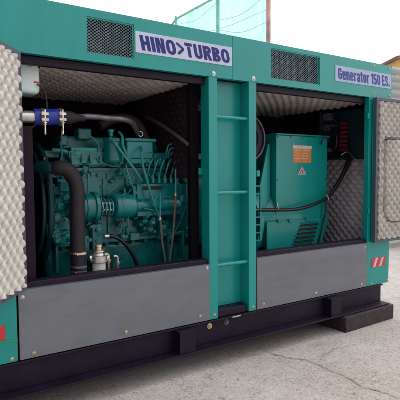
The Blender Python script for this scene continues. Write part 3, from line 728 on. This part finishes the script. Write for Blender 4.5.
MB().tube([at(77,117,Yq), at(90,116.5,Yq), at(108,118,Yq+.02), at(122,119,Yq+.04), at(131,122,Yq+.07), at(136,129,Yq+.13), at(139,137,Yq+.30)], .0145, 16).build('charge_pipe', DSTEEL, E)
MB().tube([at(37,84,.10), at(44,90,.10), at(46,98,.10), at(46,110,.11), at(34,126,.12), at(20,132,.12)], .004, 8).build('vent_hose', CABLE, E)
# grey cable from the mount to the floor
MB().tube([at(108,236,.28), at(114,236.5,.27), at(122,241,.27), at(130,250,.27), at(136,262,.27), at(139,280,.27)], .011, 12).build('engine_cable', CABLE, E)
MB().cyl(at(104,236.5,.28), at(108.5,236.3,.28), .014, seg=14).build('cable_gland', STEEL, E)
# dim machinery high at the left, back of the bay
for (x0_,y0_,x1_,y1_,Yk) in ((42,150,60,158,.42),(44,170,58,178,.36),(60,135,68,146,.42),(78,128,92,140,.45),(50,184,56,196,.36)):
    a_ = at(x0_,y0_,Yk); c_ = at(x1_,y1_,Yk); MB().box(a_.x,c_.x,Yk,Yk+.08,c_.z,a_.z).build('small_casting', TEAL2, E, bevel=.008)
MB().tube([at(52,150,.38), at(66,152,.37), at(72,160,.38)], .014, 10).build('bypass_pipe', TEAL2, E)
MB().tube([at(60,142,.38), at(62,152,.36), at(60,163,.38)], .006, 8).build('sensor_pipe', TEAL2, E)
for px, py, m_ in ((44,163,BRASS),(46,168,RED),(62,135,BRASS)): MB().axial(at(px,py,.36), (0,-.3,1), [(0,.006),(.03,.006),(.032,.004)], 8).build('sender_terminal', m_, E)
# flywheel housing towards the alternator
MB().axial((.02,.60,.62), (1,0,0), [(0,.24),(.02,.30),(.14,.32),(.20,.32)], 40).build('flywheel_housing', TEAL2, E)

# water separator standing by the sill
W = thing('fuel_water_separator', 'small steel filter head with brass cap and clear white bowl by the sill', 'fuel filter')
Yw = .16; p = at(99, 272, Yw); zt0 = at(99,262.5,Yw).z; r_ = pxr(7.8,99,Yw)
MB().axial((p.x,Yw,.285), (0,0,1), [(0,r_*.6),(.01,r_*.8),(.02,r_*.86),(zt0-.285,r_*.86)], 24).build('bowl', WHITE, W)
MB().axial((p.x,Yw,zt0+.0005), (0,0,1), [(0,r_*1.0),(.006,r_*1.22),(.016,r_*1.22),(.018,r_*1.1),(.036,r_*1.1),(.040,r_*.8),(.05,r_*.7)], 26).tube([at(89,258,Yw), at(108,258,Yw)], .014, 14, 0).build('filter_head', STEEL, W)
MB().axial((p.x,Yw,zt0+.051), (0,0,1), [(0,r_*.72),(.006,r_*.78),(.014,r_*.72),(.018,r_*.45),(.03,r_*.42),(.034,r_*.5),(.044,r_*.48)], 20).build('brass_cap', BRASS, W)
for px, tp in ((108,256),(117,258)):
    q = at(px, tp, Yw); MB().tube([q+Vector((-.02,0,.012)), q+Vector((0,0,.008)), q+Vector((.004,0,-.02)), q+Vector((.004,0,-.075))], .007, 10).hexbolt(q+Vector((.004,0,-.02)), (0,0,-1), .012, .012).build('pipe_union', BRASS if px < 110 else STEEL, W)
MB().box(p.x-.05, p.x+.09, Yw+.03, Yw+.04, .3, zt0+.02).build('bracket', NEARBLK, W)

# coolant tank
T = thing('coolant_tank', 'milky white plastic tank hanging under the header behind the left door', 'tank')
a = at(12, 58.5, .11); c = at(40.6, 94, .11)
tk = MB().box(a.x, c.x, .11, .24, c.z, a.z+.02).build('tank_body', TANK, T, bevel=.02, seg=4)
a = at(34,81.3,.108); c = at(40.4,83.3,.108); MB().box(a.x, c.x-.002, .1065, .1095, c.z, a.z).build('level_mark', RED, T)
MB().box(at(12,61,.11).x, at(40,61,.11).x, .115, .235, at(20,61,.11).z+.022, ZH-.035).build('tank_bracket', NEARBLK, T)

# dark left column behind the open door
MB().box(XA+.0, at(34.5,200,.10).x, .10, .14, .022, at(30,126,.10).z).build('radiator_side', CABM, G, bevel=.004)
MB().box(-1.18,-1.12,.1,1.08,.05,1.3).build('radiator', NEARBLK, E, bevel=.01)

# ------------------------------------------------------------------ alternator
A = thing('alternator', 'teal alternator with square terminal box and orange label inside the right opening', 'alternator')
Ya = .34
a = at(276.2,135,Ya); c = at(326.8,218,Ya)
bx0, bx1, bz1, bz0 = a.x, c.x, at(300,136,Ya).z, at(300,217.5,Ya).z
tb = MB().box(bx0, bx1, Ya, .86, bz0, bz1).box(bx0-.006, bx1+.012, Ya-.012, .872, bz1+.0005, bz1+.012)
TB = tb.build('terminal_box', TEAL, A, bevel=.004)
# stator body: round frame, ribbed, with feet
zc = .47; yc = .62; rb = .285
st = MB().axial((bx0-.17, yc, zc), (1,0,0), [(0,.30),(.04,.30),(.045,.24),(.12,.255),(.17,rb),(bx1-bx0+.17,rb),(bx1-bx0+.19,rb*.96),(bx1-bx0+.24,rb*.75),(bx1-bx0+.25,.1)], 48)
st.build('stator_frame', TEAL, A)
YC = .322
sk_ = MB().prism([(bx0-.10, bz0-.012), (bx1-.01, bz0-.012), (bx1-.10, .20), (bx0-.10, .20)], YC, YC+.012)
SKI = sk_.build('side_cowl', TEAL, A, bevel=.004)
lv = MB()
for i in range(6):
    z = at(305, 224+i*3.9, Ya+.02).z; xl = at(300.5-i*1.6,224+i*3.9,YC).x; xr = at(318-i*1.3,224+i*3.9,YC).x
    lv.box(xl, xr, YC-.008, YC-.0006, z-.011, z+.004)
lv.build('louvre', NEARBLK, SKI)
lf = MB()
for i in range(7):
    z = at(305, 226+i*3.9-3.9, Ya+.02).z+.004; xl = at(300.5-i*1.6,224+i*3.9,YC).x; xr = at(318-i*1.3,224+i*3.9,YC).x
    lf.box(xl-.004, xr+.004, YC-.014, YC-.0003, z-.0015, z+.002)
lf.build('louvre_blade', TEAL2, SKI)
for px, py in ((277,220),(288,219.5),(305,218),(321,216)):
    p = at(px,py,Ya); MB().box(p.x-.015,p.x+.015,YC-.012,Ya-.001,p.z-.018,p.z+.004).build('lug', TEAL, A, bevel=.003)
# coupling end: slanted gusset and slotted guard
gs = MB().prism([(bx0-.15,.30),(bx0-.01,.30),(bx0-.01,bz1-.06),(bx0-.03,bz1-.06),(bx0-.14,.60)], Ya+.05, Ya+.07); gs.build('gusset', TEAL, A, bevel=.003)
p0_ = at(257,186,.26); p1_ = at(261.5,240,.26)
gd = MB()
for i in range(8):
    z = p0_.z-(p0_.z-p1_.z)*i/7; gd.box(p0_.x-.08, p1_.x, .26, .268, z-.004, z+.004)
for x in (p0_.x-.02, p1_.x-.012): gd.box(x, x+.012, .2585, .2695, p1_.z, p0_.z)
gd.build('coupling_guard', TEALP, A)
for i in range(5):
    x = bx0+.02+(bx1-bx0-.04)*i/4; MB().hexbolt((x, Ya-.0005, bz1-.012), (0,-1,0), .0055, .004).build('screw', DSTEEL, TB)
for z in (bz0+.10, bz0+.28): 
    for x in (bx0+.012, bx1-.012): MB().hexbolt((x, Ya-.0005, z), (0,-1,0), .0055, .004).build('screw', DSTEEL, TB)
# labels on the box
a = at(293,145.2,Ya); c = at(311,162.8,Ya)
lb = MB().box(a.x, c.x, Ya-.002, Ya-.0002, c.z, a.z-.025).build('orange_label', ORANGE, TB)
MB().box(a.x-.003, c.x+.003, Ya-.0028, Ya-.0002, a.z-.0245, a.z).build('silver_strip', STICKW, TB)
mk = MB(); rn = random.Random(2)
for i in range(4):
    for s_ in ((.06,.42),(.5,.92)):
        z = a.z-.034-i*.020; x_ = a.x+(c.x-a.x)*s_[0]; x2_ = x_+(c.x-a.x)*(s_[1]-s_[0])*rn.uniform(.55,1); mk.box(x_, x2_, Ya-.0034, Ya-.0021, z-.005, z)
mk.build('label_print', LABELW, lb)
t0 = at(302,166.5,Ya); t1 = at(302,174.5,Ya); hh = t0.z-t1.z
MB().prism([(t0.x-.042,t1.z),(t0.x+.042,t1.z),(t0.x,t0.z)], Ya-.0018, Ya-.0002).build('warning_triangle', STICKW, TB)
MB().prism([(t0.x-.030,t1.z+.006),(t0.x+.030,t1.z+.006),(t0.x,t0.z-.014)], Ya-.0028, Ya-.002).build('triangle_border', mat('triangle_red',(.45,.08,.06),.5), TB)
MB().prism([(t0.x-.018,t1.z+.012),(t0.x+.018,t1.z+.012),(t0.x,t0.z-.026)], Ya-.0038, Ya-.003).build('triangle_field', STICKW, TB)
MB().prism([(t0.x-.004,t1.z+.014),(t0.x+.005,t1.z+.014),(t0.x+.001,t0.z-.030)], Ya-.0048, Ya-.004).build('hazard_mark', NEARBLK, TB)
# anchor rail under the alternator
MB().box(-.3, 1.55, .36, .46, .022, .12).box(-.3, 1.55, .76, .86, .022, .12).build('mounting_rail', BLACK, A)

# drum behind the ladder (air cleaner)
D = thing('air_cleaner', 'round black air cleaner drum with ringed end beside the ladder', 'air cleaner')
p = at(246.5,138,.22); r_ = pxr(24, 250, .22)
MB().axial(p+Vector((0,.34,0)), (0,-1,0), [(0,r_*.9),(.30,r_*.94),(.31,r_),(.335,r_),(.34,r_*.96),(.332,r_*.92),(.332,r_*.72),(.338,r_*.70),(.338,r_*.64),(.330,r_*.62),(.330,r_*.2),(.345,r_*.18)], 56).build('drum', BLACK, D)
MB().torus(p, (0,1,0), r_*.97, .006, 64, 8).build('clamp_ring', DSTEEL, D)
MB().box(p.x-.05, p.x+.05, .30, .50, p.z+r_*.9, ZH-.03).build('bracket', NEARBLK, D)

# control cabinet behind the right post
K = thing('control_cabinet', 'dark open control cabinet with terminals and red busbar covers at upper right', 'control cabinet')
kx0 = at(322,130,.48).x; kx1 = X1-.09; kz0 = at(345,160,.4).z; kz1 = ZH-.045
MB().box(kx0, kx1, .50, .51, kz0, kz1).box(kx1+.0005, kx1+.02, .12, .51, kz0, kz1).box(kx0, kx1, .28, .4995, kz0, kz0+.01).build('cabinet_shell', mat('cabinet_teal',(.006,.022,.035),.5,var=.3,vscale=12), K, bevel=.003)
rn = random.Random(11); cols = [NEARBLK, mat('relay_grey',(.10,.09,.11),.5), mat('dark_red_part',(.16,.02,.035),.5), DSTEEL]
for i in range(4):
    for j in range(5):
        x = kx0+.03+j*.085; z = kz1-.07-i*.085
        if x+.06 > kx1: continue
        m_ = cols[rn.choice((0,0,1,1,2,3))]; w_ = rn.uniform(.03,.065); h_ = rn.uniform(.03,.06)
        q = MB().box(x, x+w_, .50-rn.uniform(.03,.07), .4995, z, z+h_)
        q.build('relay', m_, K, bevel=.003)
for s_ in (0,1):
    px = 347+s_*5.5
    q = MB()
    for k in range(7):
        p = at(px, 123+k*4.4, .30); q.box(p.x-.016, p.x+.012, .30, .36, p.z-.013, p.z+.010)
    q.build('terminal_cover', mat('bus_red',(.16,.012,.025),.45), K, bevel=.002)
MB().box(at(344,120,.36).x, at(356,120,.36).x, .361, .375, at(344,152,.36).z, at(344,119,.36).z).build('terminal_board', NEARBLK, K)
for i in range(9):
    x0_ = rn.uniform(325,350); y0_ = rn.uniform(112,140); Yk = rn.uniform(.30,.42)
    MB().tube([at(x0_,y0_,.46), at(x0_+2,y0_+4,Yk), at(x0_+rn.uniform(-6,8),y0_+14,Yk), at(x0_+rn.uniform(-8,12),y0_+22,.45)], .0045, 8).build('wire', rn.choice((CABLE, RUBBER, cols[2])), K)
MB().box(at(327,120,.44).x, at(345,120,.44).x, .40, .405, at(330,127,.44).z, at(330,125,.44).z).build('din_rail', DSTEEL, K)
MB().tube([at(341,155,.28), at(347,152,.25), at(353,157,.24), at(358,162,.2), at(362,164,.12)], .0025, 8).build('thin_wire', STEEL, K)

# power cable with clamps
Yp = .27
pc = MB()
for o_ in (0, .011):
    pc.tube([at(240,209.5,Yp+.05), at(258,210,Yp), at(275,209.8+o_*60,Yp-.01), at(295,209.3,Yp-.01), at(312,205,Yp-.005), at(327,197.5,Yp), at(337,185,Yp+.01), at(345,170,Yp+.02), at(350,158,Yp+.03), at(351,148,Yp+.05)], (lambda t: .0125+.006*max(0,min(1,(t-.5)*3))) if o_ == 0 else .009, 12)
PC = tag(pc.build('power_cable', CABLE), 'thick black cable sagging across the alternator up to the terminals', 'cable')
for px, py, m_ in ((276.5,208,BRASS),(326.5,198.5,STEEL)):
    p = at(px,py,Yp-.005); MB().torus(p, (1,.0,.15), .017, .0045, 20, 8).box(p.x-.004,p.x+.004,p.y-.012,p.y,p.z+.014,p.z+.034).build('cable_clip', m_, PC)
MB().tube([at(325.5,200,.30), at(325.5,212,.30), at(323,224,.30), at(318,245,.31), at(316,262,.31)], .006, 8).build('branch_wire', CABLE, PC)


# ------------------------------------------------------------------ background
# netting screen
def pillar(px, ptop, dist, m, parent, r=.04, name='post'):
    p = far(px, ptop, dist); return MB().cyl((p.x, p.y, GZ), (p.x, p.y, p.z+.05), r, seg=12).build(name, m, parent), p
NS = thing('netting_screen', 'pale green netting stretched on tall posts behind the housing', 'netting')
tops = [(176, 19, 12.0), (218, -4, 10.6), (268.5, -34, 9.1)]
P = [far(*t) for t in tops]
for i, (p, m_) in enumerate(zip(P, (MINT, MINT, RUSTP))):
    MB().cyl((p.x, p.y, GZ), (p.x, p.y, p.z+.06), .045 if i else .035, seg=12).build('post', m_, NS)
e = P[0] + (P[0]-P[1])*.30; Pn = [e] + P
p0 = Vector((e.x, e.y, P[0].z-.25))
rail = MB()
for a, c in zip(P, P[1:]): rail.cyl(a, c, .028, seg=8)
rail.cyl(p0, P[0], .028, seg=8); rail.build('top_rail', MINT, NS)
for i, (a, c) in enumerate(zip(P, P[1:])):
    b = MB(); nx, nz = 30, 30; g = []
    for ii in range(nx+1):
        row = []
        for jj in range(nz+1):
            q = a.lerp(c, ii/nx); zz = GZ + (q.z-.03-GZ)*jj/nz
            off = .05*sin(ii*.7+jj*.35) + .03*sin(jj*.9-ii*.3)
            row.append(b.b.verts.new((q.x+off*.5, q.y+off, zz)))
        g.append(row)
    for ii in range(nx):
        for jj in range(nz): b.b.faces.new((g[ii][jj], g[ii+1][jj], g[ii+1][jj+1], g[ii][jj+1]))
    b.build('net', NET, NS, smooth=60)
rp = MB()
for (x0_, y0_, d0), (x1_, y1_, d1) in (((180,24,11.7),(216,3,10.5)),((182,34,11.7),(266,10,9.1)),((220,20,10.4),(267,-6,9.0)),((219,30,10.4),(267,22,9.0))):
    a, c = far(x0_,y0_,d0-.12), far(x1_,y1_,d1-.12); rp.tube([a, a.lerp(c,.5)-Vector((0,0,.12)), c], .0045, 6)
rp.build('rope', MINT, NS)

# pale corrugated sheet fence and yellow house on the right
fz = far(391, 67.5, 6.6).z; fa = far(386, 172, 6.6)
b = MB(); n = int((fz-GZ)/.02); pr = []
for i in range(n+1):
    z = GZ + (fz-GZ)*i/n; o_ = .016*sin(2*pi*(z-GZ)/.105); pr.append((b.b.verts.new((fa.x, fa.y+o_, z)), b.b.verts.new((fa.x+8, fa.y+o_, z))))
for u_, v_ in zip(pr, pr[1:]): b.b.faces.new((u_[0], v_[0], v_[1], u_[1]))
SF = b.build('sheet_fence', CORR, smooth=60); so = SF.modifiers.new('s', 'SOLIDIFY'); so.thickness = .004
tag(SF, 'pale horizontally ribbed sheet fence beyond the right end of the housing', 'fence')
hk = MB().tube([(X1-.02, .02, 1.562), (X1+.03, .02, 1.560), (X1+.065, .02, 1.548), (X1+.09, .02, 1.553)], .0035, 8).build('roof_hook', DSTEEL, G)

H = thing('yellow_house', 'yellow rendered house with brown roof edge far right', 'house')
ha = far(396.5, 172, 19); zt_ = far(396, 61, 19).z
rot = Matrix.Rotation(R(-30), 3, 'Z'); pv = (ha.x, ha.y, 0)
MB().box(ha.x, ha.x+7, ha.y, ha.y+6, GZ, zt_, rot, pv).build('wall', YELLOWB, H)
rf = MB().prism([(ha.x-.16, zt_+.002), (ha.x+7.2, zt_+.002), (ha.x+7.2, zt_+.10), (ha.x+3.5, zt_+.75), (ha.x-.16, zt_+.10)], ha.y-.16, ha.y+6.2)
bmesh.ops.rotate(rf.b, verts=rf.b.verts, cent=pv, matrix=rot); rf.build('roof', ROOFM, H)
wn = MB().box(ha.x+1.2, ha.x+2.4, ha.y-.05, ha.y-.002, zt_-2, zt_-.8, rot, pv).build('window', DGREY, H)
